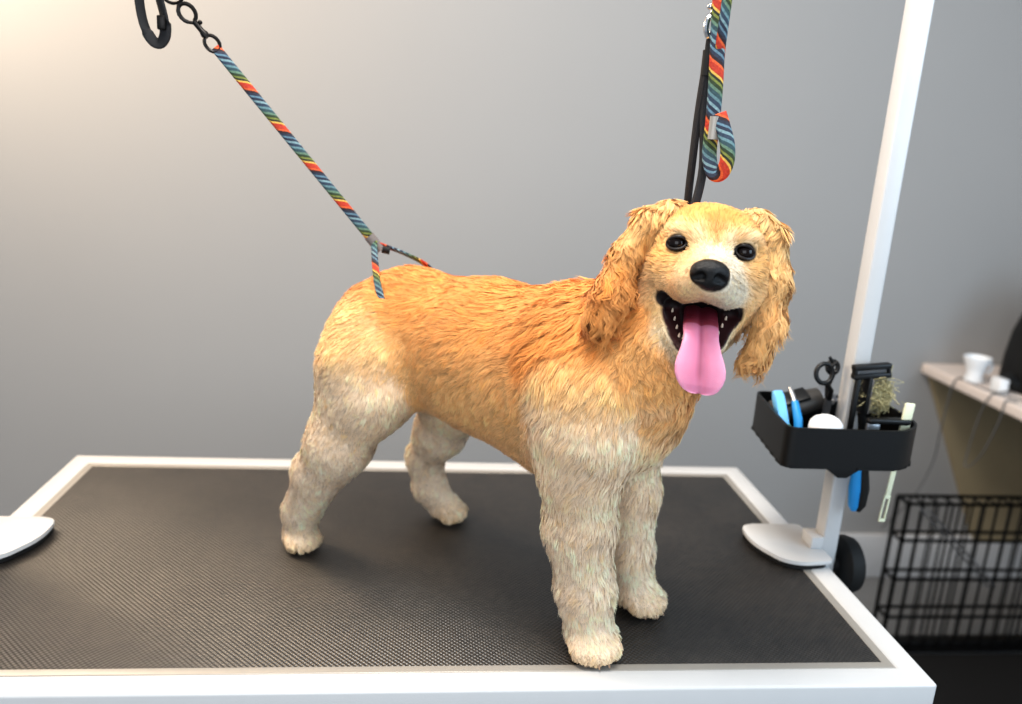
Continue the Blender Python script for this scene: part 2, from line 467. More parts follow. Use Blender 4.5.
BV, BQ, BE = mesh_sdf(P, (-.13, -.19, -.004), (.60, .17, .55), .0030, 2)
BV[:, 2] = np.maximum(BV[:, 2], .0015)
BN = vnormals(BV, BQ)
# zone of every vertex = nearest primitive
best = np.full(len(BV), 9.); zone = np.zeros(len(BV), int); cutd = np.full(len(BV), 9.)
for p in P:
    d = p.dist(BV)
    if p.cut:
        if p.zone == MOUTH: cutd = np.minimum(cutd, np.abs(d))
        continue
    w = d < best; best[w] = d[w]; zone[w] = p.zone
BH = (BV-HO) @ HM.T                                                   # head coordinates of every vertex
mouth = (cutd < .0022) & (BH[:, 1] > 0) & (np.abs(BH[:, 0]) < .04)

def lin(r, g, b): return np.array(L(r, g, b)[:3])
GOLD = lin(227, 157, 90); GOLDL = lin(240, 196, 140); CREAM = lin(245, 220, 192); WHITE = lin(246, 229, 211); RUST = lin(200, 128, 66); TAN = lin(224, 170, 110)
def ss(x, a, b):
    t = np.clip((x-a)/(b-a), 0, 1); return t*t*(3-2*t)
n = len(BV); x, y, z = BV.T; hx, hy, hz = BH.T
col = np.tile(GOLD, (n, 1)); leng = np.full(n, .016); lift = np.full(n, .22); dens = np.ones(n); wid = np.full(n, .0009); clump = np.full(n, .55); wav = np.full(n, .0006)
flow = np.zeros((n, 3)); flow[:, 0] = -1
side = np.sign(y)
def setz(m, c=None, l=None, li=None, de=None, w=None, cl=None, f=None, wv=None):
    if c is not None: col[m] = c[m] if getattr(c, 'ndim', 1) == 2 else c
    for A, v in ((leng, l), (lift, li), (dens, de), (wid, w), (clump, cl), (wav, wv)):
        if v is not None: A[m] = v
    if f is not None: flow[m] = f[m] if getattr(f, 'ndim', 1) == 2 else f
mix = lambda a, b, t: a[None]*(1-t[:, None])+b[None]*t[:, None] if a.ndim == 1 else a*(1-t[:, None])+b[None]*t[:, None]
# trunk: golden saddle, paler towards the belly; hair sweeps back and down
cT = mix(GOLD, GOLDL, ss(z, .37, .26)*.75); cT = mix(cT, RUST, ss(z, .24, .19)*.25); cT = mix(cT, CREAM, ss(x, .27, .33)*ss(z, .29, .23)*.85)
fT = np.stack([-np.ones(n), 0*x, -.35-1.1*ss(z, .37, .25)], 1)
m = zone == TORSO; setz(m, cT, .015, .11, f=fT, wv=.0006, cl=.26)
cH = mix(mix(GOLDL, GOLD, ss(z, .325, .37)*.7), CREAM, ss(z, .31, .25)); fH = np.stack([-.55+0*x, 0*x, -1+0*x], 1)
m = zone == THIGH; setz(m, cH, .012, .14, f=fH, cl=.22)
m = zone == HLEG; setz(m, mix(mix(CREAM, GOLDL, ss(x, .01, -.04)*.35*(z > .1)), WHITE, ss(z, .2, .14)*.5), .0080, .32, w=.0007, f=np.array((-.1, 0, -1.)), cl=.3)
m = zone == SHOULDER; setz(m, mix(mix(GOLD, GOLDL, ss(z, .36, .32)), CREAM, ss(z, .325, .27)), .016, .14, f=np.array((-.25, 0, -1.)), wv=.0010, cl=.30)
m = zone == FLEG; setz(m, mix(CREAM, WHITE, ss(z, .2, .08)*.4), .0105, .34, f=np.array((-.05, 0, -1.)), cl=.24, wv=.0006, w=.00075)
m = zone == PAW; setz(m, mix(CREAM, lin(230, 205, 160), ss(z, .02, .01)*.4), .0065, .40, w=.001, f=np.array((.35, 0, -1.)))
m = zone == NECK; setz(m, mix(GOLD, RUST, ss(z, .40, .33)*.5), .022, .20, f=np.stack([-.6+0*x, 0*x, -1+0*x], 1), wv=.002, cl=.7)
m = zone == CHEST; setz(m, mix(TAN, CREAM, ss(z, .325, .255)*.95), .024, .17, f=np.array((.0, -.1, -1.)), wv=.003, cl=.60)
# head
rad = BH-np.array([0, .085, -.012]); fHd = rad/np.linalg.norm(rad, axis=1)[:, None]
fHd = fHd+np.array([0, 0, -.35])*ss(hz, .01, -.05)[:, None]
fHd = fHd @ HM
cHd = mix(lin(234, 182, 118), lin(226, 162, 92), ss(hz, .02, .045)); cHd = mix(cHd, lin(236, 194, 144), ss(hz, .0, -.03))
g = np.maximum(np.exp(-((np.abs(hx)-.0125)**2/.0065**2+(hz-.0175)**2/.0075**2)), .7*np.exp(-((np.abs(hx)-.031)**2/.014**2+(hz-.0235)**2/.0050**2))); cHd = mix(cHd, lin(252, 236, 206), g*.9)      # pale brows
g = np.exp(-(hx**2/.014**2+(hz-.032)**2/.010**2)); cHd = mix(cHd, lin(188, 124, 56), g*.95)                     # golden spot between the brows
g = np.exp(-(hx**2/.009**2+(hz-.004)**2/.016**2)); cHd = mix(cHd, lin(232, 176, 110), g*.6)
m = zone == HEAD; setz(m, cHd, .0095, .16, de=1.5, w=.0009, f=fHd, cl=.4, wv=.0003)
cM = mix(lin(240, 208, 166), lin(236, 222, 200), ss(hx, -.01, .018)); cM = mix(cM, lin(228, 170, 112), ss(hx, -.004, -.022)*ss(hy, .075, .045)*.55)
m = zone == MUZZLE; setz(m, cM, .0042, .16, de=2., w=.0007, f=fHd, cl=.2, wv=.0)
jaw = (zone == HEAD) & (hz < -.05); setz(jaw, mix(lin(232, 190, 132), lin(240, 222, 190), ss(hz, -.05, -.085)), .012, .2, cl=.5)
m = jaw & (hy < .02); leng[m] = .016
nearm = (hy > .0)*(np.abs(hx) < .055)*(zone != EAR)
leng = np.where(nearm > 0, np.minimum(leng, .0035+.008*ss(cutd, .004, .022)), leng)
fE = np.stack([-.12*np.sign(hx), .05+0*hx, -1+0*hx], 1) @ HM
cE = mix(lin(234, 186, 126), lin(214, 150, 88), ss(hz, .03, -.03)); cE = mix(cE, lin(236, 204, 150), ss(hx, .0, .05)*.5)
m = zone == EAR; setz(m, cE, np.where(hz < -.01, .028, .014)[m], .13, de=1.3, w=.0012, f=fE, cl=.8, wv=(.0006+.0040*ss(hz, .022, -.015))[m])
# smooth the transitions
col = blur(col, BE, 8); leng = blur(leng, BE, 8); lift = blur(lift, BE, 8); flow = blur(flow, BE, 12); wav = blur(wav, BE, 5); clump = blur(clump, BE, 5)
# eye rims, lips and mouth lining have no hair
eyeC = [np.array([s*.0320-.0022, .0400, .0110]) for s in (-1, 1)]
bare = np.zeros(n)
for c in eyeC:
    q = (BH-c)/np.array([.0112, .016, .0080]); r = np.linalg.norm(q, axis=1)
    bare = np.maximum(bare, ss(r, 1.25, 1.0))
lip = ss(cutd, .0048, .0022)*(BH[:, 1] > -.002)*(np.abs(hx) < .05)*(hz < -.02)
bare = np.maximum(bare, lip)
nose_d = np.linalg.norm((BH-np.array([0, .093, -.0135]))/np.array([.0165, .012, .0145]), axis=1)
bare = np.maximum(bare, ss(nose_d, 1.2, 1.0))
skin = lin(28, 18, 15)
col = mix(col, skin, bare)
inner = mouth*ss(hy, -.01, .02)
col[mouth] = lin(48, 17, 18)
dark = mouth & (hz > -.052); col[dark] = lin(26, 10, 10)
col = np.where((BV[:, 2] < .0035)[:, None], lin(40, 32, 28), col)

def fur_shader():
    m = bpy.data.materials.new('dog_hair'); m.use_nodes = True
    nt = m.node_tree; N = nt.nodes; K = nt.links; bs = N['Principled BSDF']
    at = N.new('ShaderNodeAttribute'); at.attribute_name = 'Col'
    K.new(at.outputs['Color'], bs.inputs['Base Color'])
    bs.inputs['Roughness'].default_value = .55; bs.inputs['Specular IOR Level'].default_value = .25
    bs.inputs['Sheen Weight'].default_value = .12; bs.inputs['Sheen Roughness'].default_value = .5
    return m
M['dog_skin'] = fur_shader(); M['dog_hair'] = fur_shader(); M['dog_hair'].name = 'dog_hair_strands'

DOG_LOC = (.514, .34, 0); DOG_ROT = math.atan2(-.628, .778)
dog = thing('dog', 'golden and cream long-eared dog standing on the table, panting with its tongue out', 'dog', DOG_LOC)
dog.rotation_euler = (0, 0, DOG_ROT)
body = np_mesh('body', BV, BQ, M['dog_skin'], dog, cols=col)

# ------------------------------------------------------------------ hair: real tapered strands rooted on the body
def make_fur(total, seed):
    rng = np.random.default_rng(seed)
    T = np.concatenate([BQ[:, [0, 1, 2]], BQ[:, [0, 2, 3]]])
    ar = .5*np.linalg.norm(np.cross(BV[T[:, 1]]-BV[T[:, 0]], BV[T[:, 2]]-BV[T[:, 0]]), axis=1)
    hair_ok = 1-ss(bare, .15, .6); hair_ok[mouth] = 0; hair_ok[BV[:, 2] < .004] = 0
    wgt = ar*dens[T].mean(1)*hair_ok[T].min(1)
    t = rng.choice(len(T), total, p=wgt/wgt.sum())
    u, v = rng.random(total), rng.random(total); f = u+v > 1; u[f], v[f] = 1-u[f], 1-v[f]
    B = np.stack([1-u-v, u, v], 1); I = T[t]
    ip = lambda A: (A[I]*B[..., None]).sum(1) if A.ndim == 2 else (A[I]*B).sum(1)
    R = ip(BV); N = ip(BN); N /= np.linalg.norm(N, axis=1)[:, None]
    Fl = ip(flow); Fl -= N*(Fl*N).sum(1)[:, None]; Fl /= np.maximum(np.linalg.norm(Fl, axis=1), 1e-6)[:, None]
    Ln = ip(leng); Lf = ip(lift); Wd = ip(wid); Cl = ip(clump); Wv = ip(wav); Co = ip(col)
    # locks: strands gather towards the lock they belong to
    nl = total//26
    lid = rng.choice(total, nl, replace=False)
    kd = KDTree(nl)
    for i, q in enumerate(lid): kd.insert(R[q], i)
    kd.balance()
    own = np.array([kd.find(p)[1] for p in R])
    lj = rng.normal(0, 1, (nl, 3)); lph = rng.random(nl)*2*PI; lb = rng.normal(0, 1, nl); lsc = rng.normal(1, .16, nl)
    lt = rng.normal(0, 1, nl)
    # broad waves in the direction of the coat
    wx = np.sin(R[:, 0]*60+R[:, 2]*38+2*np.sin(R[:, 2]*45))*.5+np.sin(R[:, 2]*90-R[:, 0]*30+R[:, 1]*50)*.35
    side_ = np.cross(N, Fl)
    Fl = Fl+side_*(wx*.35+lt[own]*.14+rng.normal(0, .09, total))[:, None]
    Fl /= np.linalg.norm(Fl, axis=1)[:, None]; side_ = np.cross(N, Fl)
    Ln = Ln*np.clip(lsc[own], .6, 1.5)*rng.uniform(.75, 1.15, total)
    lf = np.clip(Lf*(1+.35*lb[own])+rng.normal(0, .05, total), .05, .9)
    S = 5; s = np.linspace(0, 1, S)
    ctr = np.zeros((total, S, 3))
    Lr = R[lid][own]; LN = N[lid][own]; LF = Fl[lid][own]
    for k, sk in enumerate(s):
        along = Ln*sk
        up = lf*Ln*(sk-.42*sk*sk)                                     # rises, then lies down
        ctr[:, k] = R+Fl*along[:, None]+N*up[:, None]
        lk = Lr+LF*along[:, None]+LN*(up*1.05)[:, None]
        c = Cl*sk**1.1*.75
        ctr[:, k] = ctr[:, k]*(1-c[:, None])+lk*c[:, None]
        ph = lph[own]+sk*Ln*2*PI/.020
        ctr[:, k] += (side_*np.sin(ph)[:, None]+N*(np.cos(ph)*.6)[:, None])*(Wv*sk*1.2)[:, None]
    ctr[:, :, 2] = np.maximum(ctr[:, :, 2], .001)
    tang = np.gradient(ctr, axis=1); tang /= np.maximum(np.linalg.norm(tang, axis=2), 1e-9)[..., None]
    roll = rng.uniform(-.7, .7, total)
    wdir = side_[:, None]*np.cos(roll)[:, None, None]+N[:, None]*np.sin(roll)[:, None, None]
    wdir = wdir-tang*(wdir*tang).sum(2)[..., None]; wdir /= np.maximum(np.linalg.norm(wdir, axis=2), 1e-9)[..., None]
    hw = .5*Wd[:, None]*np.array([.9, 1., .85, .55, .12])[None]*rng.uniform(.7, 1.2, total)[:, None]
    VL = ctr-wdir*hw[..., None]; VR = ctr+wdir*hw[..., None]
    V = np.stack([VL, VR], 2).reshape(-1, 3)                          # strand, ring, side
    base = (np.arange(total)*S*2)[:, None, None]
    k = np.arange(S-1)[None, :, None]*2
    Q = (base+k+np.array([0, 2, 3, 1])[None, None]).reshape(-1, 4)
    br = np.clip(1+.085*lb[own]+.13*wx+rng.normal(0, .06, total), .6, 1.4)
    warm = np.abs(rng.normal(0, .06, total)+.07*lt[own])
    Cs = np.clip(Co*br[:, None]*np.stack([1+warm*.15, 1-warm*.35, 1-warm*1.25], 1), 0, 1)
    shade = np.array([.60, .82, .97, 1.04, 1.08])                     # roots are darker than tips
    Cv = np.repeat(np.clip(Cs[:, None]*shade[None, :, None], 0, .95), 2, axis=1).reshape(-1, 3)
    nm = .72*N[:, None]+.5*np.cross(wdir, tang)*np.sign((np.cross(wdir, tang)*N[:, None]).sum(2))[..., None]+.25*Fl[:, None]*s[None, :, None]
    nm /= np.linalg.norm(nm, axis=2)[..., None]
    NV = np.repeat(nm, 2, axis=1).reshape(-1, 3)
    return V, Q, Cv, NV
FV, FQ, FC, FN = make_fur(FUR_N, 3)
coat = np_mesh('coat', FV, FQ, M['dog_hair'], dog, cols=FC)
coat['kind'] = 'stuff'
coat.data.normals_split_custom_set_from_vertices(FN.astype(np.float32))

# ------------------------------------------------------------------ face parts
def hp(p): return Vector(h2d(p))
HMX = Matrix([list(HX), list(HY), list(HZ)]).transposed()             # head -> dog rotation
HM4 = HMX.to_4x4(); HM4.translation = Vector(HO)
M['eye'] = mat('dog_eye', L(20, 10, 7), .06, spec=.35)
M['eyelid'] = mat('eyelid_skin', L(22, 14, 12), .45)
M['nose'] = mat('nose_leather', L(9, 8, 9), .36, spec=.42, bump=.5, bscale=900)
M['teeth'] = mat('tooth', L(206, 188, 168), .35)
M['claw'] = mat('claw', L(150, 122, 98), .4)
for s in (-1, 1):
    e = MB(); e.ball((0, 0, 0), (.0094, .0088, .0084)); e.bm.transform(Matrix.Translation((s*.0320-.0022, .0352, .0108))); e.bm.transform(HM4)
    eye = e.build('eye', M['eye'], dog)
    lid = MB(); ring = []
    for k in range(28):
        a = 2*PI*k/28; cx, cz = math.cos(a)*.0089, math.sin(a)*(.0064 if math.sin(a) > 0 else .0056)
        ring.append((s*.0320-.0022+cx, .0432-.62*cx*cx/.0125-.0020*s*cx/.01, .0108+cz-s*cx*.16))
    lid.tube(ring, .0015, 8, closed=True); lid.bm.transform(HM4); lid.build('eyelid', M['eyelid'], eye)
# nose
NP = []
def npr(*a, **k): NP.append(Prim(*a, **k))
npr((0, 0, .003), None, .0145, None, .005, 0, (1.12, .78, .72)); npr((0, .003, -.005), None, .0085, None, .006, 0, (1, .8, 1.1))
for s in (-1, 1): npr((s*.0085, .001, -.002), None, .0085, None, .005, 0, (1, .85, 1))
for s in (-1, 1): npr((s*.0078, .0100, -.0030), (s*.0140, .0065, -.0055), .0042, .0030, .002, 0, cut=True)
npr((0, .012, -.012), (0, .012, .0), .0009, .0006, .002, 0, cut=True)
nv, nq, ne = mesh_sdf(NP, (-.022, -.016, -.02), (.022, .018, .018), .0009, 2)
nv = (nv+np.array([-.0025, .0885, -.0130])) @ HM + HO
nose = np_mesh('nose', nv, nq, M['nose'], dog)
# tongue: a thick ribbon running out over the lower teeth
def tongue_shader():
    m = bpy.data.materials.new('tongue'); m.use_nodes = True
    nt = m.node_tree; bs = nt.nodes['Principled BSDF']
    at = nt.nodes.new('ShaderNodeAttribute'); at.attribute_name = 'Col'; nt.links.new(at.outputs['Color'], bs.inputs['Base Color'])
    bs.inputs['Roughness'].default_value = .38; bs.inputs['Subsurface Weight'].default_value = .25
    bs.inputs['Subsurface Radius'].default_value = (.01, .004, .004); bs.inputs['Subsurface Scale'].default_value = .4
    n = nt.nodes.new('ShaderNodeTexNoise'); n.inputs['Scale'].default_value = 1100
    tc = nt.nodes.new('ShaderNodeTexCoord'); nt.links.new(tc.outputs['Object'], n.inputs['Vector'])
    bp = nt.nodes.new('ShaderNodeBump'); bp.inputs['Strength'].default_value = .25; bp.inputs['Distance'].default_value = .001
    nt.links.new(n.outputs['Fac'], bp.inputs['Height']); nt.links.new(bp.outputs['Normal'], bs.inputs['Normal'])
    return m
M['tongue'] = tongue_shader()
tpath = spline([(.001, .008, -.052), (.001, .030, -.060), (.001, .050, -.068), (.002, .0625, -.078), (.004, .068, -.094), (.006, .069, -.110), (.008, .0675, -.1255)], 16)
NT = len(tpath); TVs, TQs, TCs = [], [], []
for i, p in enumerate(tpath):
    s = i/(NT-1)
    wdt = np.interp(s, [0, .3, .48, .58, .67, .74, .81, .87, .92, .955, .98, .993, 1], [.0165, .0170, .0165, .0190, .0222, .0238, .0236, .0216, .0184, .0148, .0108, .0070, .0025])
    th = np.interp(s, [0, .5, .9, 1], [.006, .0048, .0042, .002])
    tg = (tpath[min(i+1, NT-1)]-tpath[max(i-1, 0)]).normalized(); xx = Vector((1, 0, 0)); nn = xx.cross(tg).normalized()*-1
    if nn.y < 0 and nn.z < 0: nn = -nn
    nn = tg.cross(xx).normalized(); nn = nn if nn.dot(Vector((0, .6, .5))) > 0 else -nn
    ringn = 28
    for j in range(ringn):
        a = 2*PI*j/ringn; ca, sa = math.cos(a), math.sin(a)
        top = sa > 0
        h = th*math.copysign(abs(sa)**.8, sa)
        lx = ca*wdt
        if top: h += -.0028*math.exp(-(lx/.0030)**2)+.0012*(abs(lx)/wdt)**2*(s > .2)
        h += .0020*(ca*ca)*(1 if s > .4 else 0)
        q = p+xx*lx+nn*h
        TVs.append(h2d(tuple(q)))
        base = lin(232, 146, 176) if s > .30 else lin(172, 84, 100)
        base = base*(1-ss(np.array(s), .42, .16))+lin(120, 44, 58)*ss(np.array(s), .42, .16)
        edge = ss(np.array(abs(lx)/wdt), .55, 1.)*(s > .45)
        base = base*(1-.55*edge)+lin(244, 176, 200)*.55*edge
        ctrd = math.exp(-(lx/.009)**2)*ss(np.array(s), .35, .6)*ss(np.array(s), .98, .80)
        base = base*(1-.45*ctrd)+lin(196, 92, 122)*.45*ctrd
        grv = math.exp(-(lx/.0022)**2)*ss(np.array(s), .25, .4)*ss(np.array(s), .92, .75)*(1 if top else 0)
        base = base*(1-.5*grv)+lin(150, 60, 90)*.5*grv
        TCs.append(base)
for i in range(NT-1):
    for j in range(28): TQs.append((i*28+j, i*28+(j+1) % 28, (i+1)*28+(j+1) % 28, (i+1)*28+j))
tongue = np_mesh('tongue', np.array(TVs), np.array(TQs), M['tongue'], dog, cols=np.array(TCs))
bmt = bmesh.new(); bmt.from_mesh(tongue.data)
bmesh.ops.holes_fill(bmt, edges=[e for e in bmt.edges if e.is_boundary], sides=40); bmesh.ops.recalc_face_normals(bmt, faces=bmt.faces); bmt.to_mesh(tongue.data); bmt.free()
# teeth along the lower jaw and two upper canines
def tooth(pts, rad):
    q = MB(); q.tube([Vector(p) for p in pts], rad, 8); q.bm.transform(HM4); q.build('tooth', M['teeth'], dog)
for s in (-1, 1):
    for k in range(5):
        t = k/4; c = Vector((s*(.0292-.0125*t)-.001, .014+.030*t, -.0490-.0285*t)); r = .0013
        tooth([c, c+Vector((0, .0008, .0024)), c+Vector((0, .001, .0040))], [r, r*.8, r*.25])
    c = Vector((s*.0125, .047, -.0785)); tooth([c, c+Vector((0, .001, .005)), c+Vector((0, 0, .009))], [.0026, .002, .0005])
    c = Vector((s*.0165, .060, -.0345)); tooth([c, c+Vector((0, 0, -.004)), c+Vector((0, -.001, -.0075))], [.0024, .0018, .0005])
for t, d2 in FEET:                                                      # claws
    a = Vector((t[0]+d2[0]*.006, t[1]+d2[1]*.006, .009)); b2 = a+Vector((d2[0]*.0065, d2[1]*.0065, -.0055))
    q = MB(); q.tube([a, (a+b2)/2+Vector((0, 0, .0012)), b2], [.0024, .0019, .0007], 8); q.build('claw', M['claw'], dog)
# ------------------------------------------------------------------ grooming straps
def webbing():
    m = bpy.data.materials.new('striped_webbing'); m.use_nodes = True
    nt = m.node_tree; N = nt.nodes; K = nt.links; bs = N['Principled BSDF']
    uv = N.new('ShaderNodeUVMap'); uv.uv_map = 'UV'
    sp = N.new('ShaderNodeSeparateXYZ'); K.new(uv.outputs[0], sp.inputs[0])
    def mth(op, a, b=None, c=None):
        n = N.new('ShaderNodeMath'); n.operation = op
        for i, v in enumerate((a, b, c)):
            if v is None: continue
            if isinstance(v, (int, float)): n.inputs[i].default_value = v
            else: K.new(v, n.inputs[i])
        return n.outputs[0]
    v = mth('PINGPONG', sp.outputs['Y'], .5)                           # across the strap: 0 at the edge .. .5 in the middle
    ph = mth('FRACT', mth('MULTIPLY', mth('ADD', sp.outputs['X'], mth('MULTIPLY', sp.outputs['Y'], .015)), -1/.058))
    r = N.new('ShaderNodeValToRGB'); r.color_ramp.interpolation = 'CONSTANT'; K.new(ph, r.inputs[0])
    cols = [(0, (40, 48, 66)), (.07, (92, 122, 138)), (.12, (36, 44, 62)), (.19, (118, 146, 152)), (.25, (46, 62, 80)), (.33, (96, 128, 134)), (.39, (50, 76, 82)), (.47, (96, 124, 104)), (.53, (44, 60, 36)), (.60, (116, 124, 58)), (.65, (36, 42, 28)), (.70, (206, 168, 80)), (.75, (178, 56, 34)), (.89, (206, 92, 46)), (.94, (46, 28, 32))]
    e = r.color_ramp.elements
    while len(e) < len(cols): e.new(.5)
    for k, (p, c) in enumerate(cols): e[k].position = p; e[k].color = L(*c)
    wv = N.new('ShaderNodeTexNoise'); wv.inputs['Scale'].default_value = 500; tc = N.new('ShaderNodeTexCoord'); K.new(tc.outputs['Object'], wv.inputs['Vector'])
    mx = N.new('ShaderNodeMix'); mx.data_type = 'RGBA'; mx.blend_type = 'OVERLAY'; mx.inputs[0].default_value = .6
    K.new(r.outputs[0], mx.inputs[6]); K.new(wv.outputs['Fac'], mx.inputs[7]); K.new(mx.outputs[2], bs.inputs['Base Color'])
    bp = N.new('ShaderNodeBump'); bp.inputs['Strength'].default_value = .5; bp.inputs['Distance'].default_value = .001
    K.new(wv.outputs['Fac'], bp.inputs['Height']); K.new(bp.outputs['Normal'], bs.inputs['Normal'])
    bs.inputs['Roughness'].default_value = .7
    return m
M['webbing'] = webbing()
def strap(name, pts, width, thick, material, parent, face=(0, -1, 0), closed=False, u0=0.):
    """flat strap swept along pts with its broad side towards `face`; UV: x = length in metres, y = 0..1 round"""
    pts = [Vector(p) for p in pts]; N = len(pts); n = 12; V, Q, U = [], [], []
    s = 0; lens = []
    for i in range(N):
        if i: s += (pts[i]-pts[i-1]).length
        lens.append(s)
    for i in range(N):
        a = pts[(i-1) % N] if (closed or i) else pts[0]; b = pts[(i+1) % N] if (closed or i < N-1) else pts[-1]
        t = (b-a).normalized(); f = Vector(face(pts[i]) if callable(face) else face); f = (f-t*f.dot(t)).normalized(); wv = t.cross(f)
        for j in range(n):
            an = 2*PI*j/n; ca, sa = math.cos(an), math.sin(an)
            V.append(pts[i]+wv*(math.copysign(abs(ca)**.6, ca)*width/2)+f*(math.copysign(abs(sa)**.6, sa)*thick/2))
    loops = []
    for i in range(N if closed else N-1):
        i2 = (i+1) % N
        l2 = lens[i2] if i2 else lens[-1]+(pts[0]-pts[-1]).length
        for j in range(n):
            j2 = (j+1) % n
            Q.append((i*n+j, i*n+j2, i2*n+j2, i2*n+j))
            fu = lambda q: .5+.5*math.cos(2*PI*q/n)
            U += [(lens[i]+u0, fu(j)), (lens[i]+u0, fu(j+1)), (l2+u0, fu(j+1)), (l2+u0, fu(j))]
    faces = [tuple(q) for q in Q]
    if not closed:
        faces += [tuple(range(n))[::-1], tuple(range((N-1)*n, N*n))]; U += [(u0, .5)]*n+[(s+u0, .5)]*n
    me = bpy.data.meshes.new(name); me.from_pydata([tuple(v) for v in V], [], faces)
    uvl = me.uv_layers.new(name='UV')
    for k, c in enumerate(U): uvl.data[k].uv = c
    me.polygons.foreach_set('use_smooth', [True]*len(faces)); me.materials.append(material)
    o = bpy.data.objects.new(name, me); C.objects.link(o); o.parent = parent
    return o
def d2w(p):
    c, s = math.cos(DOG_ROT), math.sin(DOG_ROT)
    return Vector((DOG_LOC[0]+p[0]*c-p[1]*s, DOG_LOC[1]+p[0]*s+p[1]*c, p[2]))
BAR_Y = .298; BAR_Z = .95

# rear strap: black snap hook, striped strap, then a loop round the dog's waist
hl = thing('haunch_strap', 'long striped woven strap with black snap hook holding up the dog\'s waist', 'strap')
J = Vector((.5085, .318, .4190)); K0 = Vector((.3225, .309, .6385)); dr = (K0-J).normalized()
strap('long_strap', [J+(K0-J)*(k/20) for k in range(21)], .0115, .004, M['webbing'], hl, face=cam_loc-J)
# waist loop, hugging the body just under the surface of the coat
near = [J+Vector((0, -.002, 0)), d2w((.030, -.040, .394)), d2w((.052, -.056, .366)), d2w((.080, -.064, .327)), d2w((.102, -.064, .266)), d2w((.116, -.04, .234)), d2w((.120, 0, .222)), d2w((.114, .04, .234)), d2w((.105, .064, .28)), d2w((.078, .066, .34)), d2w((.056, .036, .386)), d2w((.036, .012, .404)), J+Vector((.003, .002, -.001))]
strap('waist_loop', spline(near, 7), .0095, .0034, M['webbing'], hl, face=lambda p: (p-d2w((.08, 0, .30)))*Vector((1, 1, 1)), u0=.02)
b = MB(); sl = (J-K0).normalized()
b.tube([J-sl*.010, J+sl*.013], .0068, 12, scale2=.62, up=cam_loc-J); b.build('slide', M['grey_pad'], hl)
b = MB(); pc = J+Vector((.014, .002, -.006)); b.tube([pc-Vector((.004, 0, .002)), pc+Vector((.006, 0, -.004))], .0052, 10); b.build('stopper', M['black_rubber'], hl)
def snap_hook(name, p0, p1, material, parent, r=.0021, view=None):
    """swivel eye at p0, bolt body, hook at p1"""
    p0, p1 = Vector(p0), Vector(p1); t = (p1-p0); Ln = t.length; t = t.normalized()
    vw = Vector(view if view is not None else (0, -1, 0)); vw = (vw-t*vw.dot(t)).normalized(); sd = t.cross(vw)
    b = MB()
    ey = [p0+t*(.009+.010*math.cos(a))+sd*(.0075*math.sin(a)) for a in [2*PI*k/18 for k in range(18)]]
    b.tube(ey, r, 8, closed=True)
    b.tube([p0+t*.017, p0+t*.022, p0+t*.026, p0+t*(Ln*.62)], [r*1.9, r*2.2, r*1.5, r*1.5], 10)
    c = p0+t*(Ln-.012)
    hk = [p0+t*(Ln*.60)]+[c+t*(-.011*math.cos(a))+sd*(.0085*math.sin(a)) for a in [PI*.05+k*PI*1.72/14 for k in range(15)]]
    b.tube(hk, r*1.15, 8)
    b.tube([p0+t*(Ln*.60)-sd*.001, c-t*.007-sd*.007], r*.9, 8)          # spring gate
    b.ball(p0+t*(Ln*.55)+sd*r*2.2, r*1.3, u=10, v=8)                     # thumb stud
    return b.build(name, material, parent)
snap_hook('snap_hook', K0-dr*.004, K0+dr*.058, M['black_metal'], hl, view=cam_loc-K0)
RP = K0+dr*.061
b = MB(); sdv = Vector((dr.z, 0, -dr.x)); rc = RP+dr*.008+Vector((0, 0, .004))
b.tube([rc+dr*(.0125*math.cos(a))+sdv*(.0125*math.sin(a)) for a in [2*PI*k/24 for k in range(24)]], .0018, 8, closed=True); b.build('ring', M['black_metal'], hl)
top = Vector((.262, BAR_Y, BAR_Z-.016))
strap('hanger_strap', [rc+dr*.012, rc+(top-rc)*.5, top], .012, .003, M['black_nylon'], hl)

# black strap loop hanging free beside it
bl = thing('hanging_loop', 'black nylon strap loop hanging free beside the black snap hook', 'strap loop')
lp = spline([(.2440, .304, BAR_Z-.016), (.2415, .304, .75), (.2415, .304, .69), (.2450, .304, .660), (.2530, .303, .6425), (.2620, .302, .6375), (.2690, .301, .6460), (.2700, .300, .6620), (.2655, .300, .684), (.2580, .300, .715), (.2560, .300, .76), (.2600, .300, .80)], 7)
strap('nylon_band', lp, .0125, .0035, M['black_nylon'], bl, face=lambda p: (.85, -.55, .1) if p.x < .249 else ((-.6, -.8, -.2) if p.z > .66 else (.2, -1, .35)))
b = MB(); b.box(.262, .272, .295, .3005, .652, .668, .002); b.build('buckle', M['black_metal'], bl)

# neck loop: black cord round the neck, going up to a silver hook
nk = thing('neck_loop', 'black cord loop around the dog\'s neck hanging from above by a silver hook', 'strap')
T = d2w((.4045, .03, .640))
nr = [(.392, .046, .468), (.372, .058, .430), (.358, .056, .390), (.356, .045, .350), (.372, .008, .328), (.380, -.028, .338), (.380, -.040, .375), (.390, -.030, .425), (.408, .006, .472)]
cord = spline([T+Vector((-.0015, 0, 0)), d2w((.4005, .030, .590)), d2w((.3990, .032, .53))]+[d2w(p) for p in nr]+[d2w((.4135, .026, .53)), d2w((.4070, .030, .590)), T+Vector((.0015, 0, 0))], 7)
b = MB(); b.tube(cord, .0056, 10, scale2=.7); b.build('cord', M['black_nylon'], nk)
b = MB(); b.tube([T+Vector((0, 0, -.012)), T+Vector((0, 0, .012))], .0062, 12); b.build('cord_stop', M['black_rubber'], nk)
b = MB(); b.tube([T+Vector((0, 0, .008)), d2w((.4050, .03, .668))], .0048, 10); b.build('upper_cord', M['black_nylon'], nk)
hk = d2w((.4050, .03, .668))
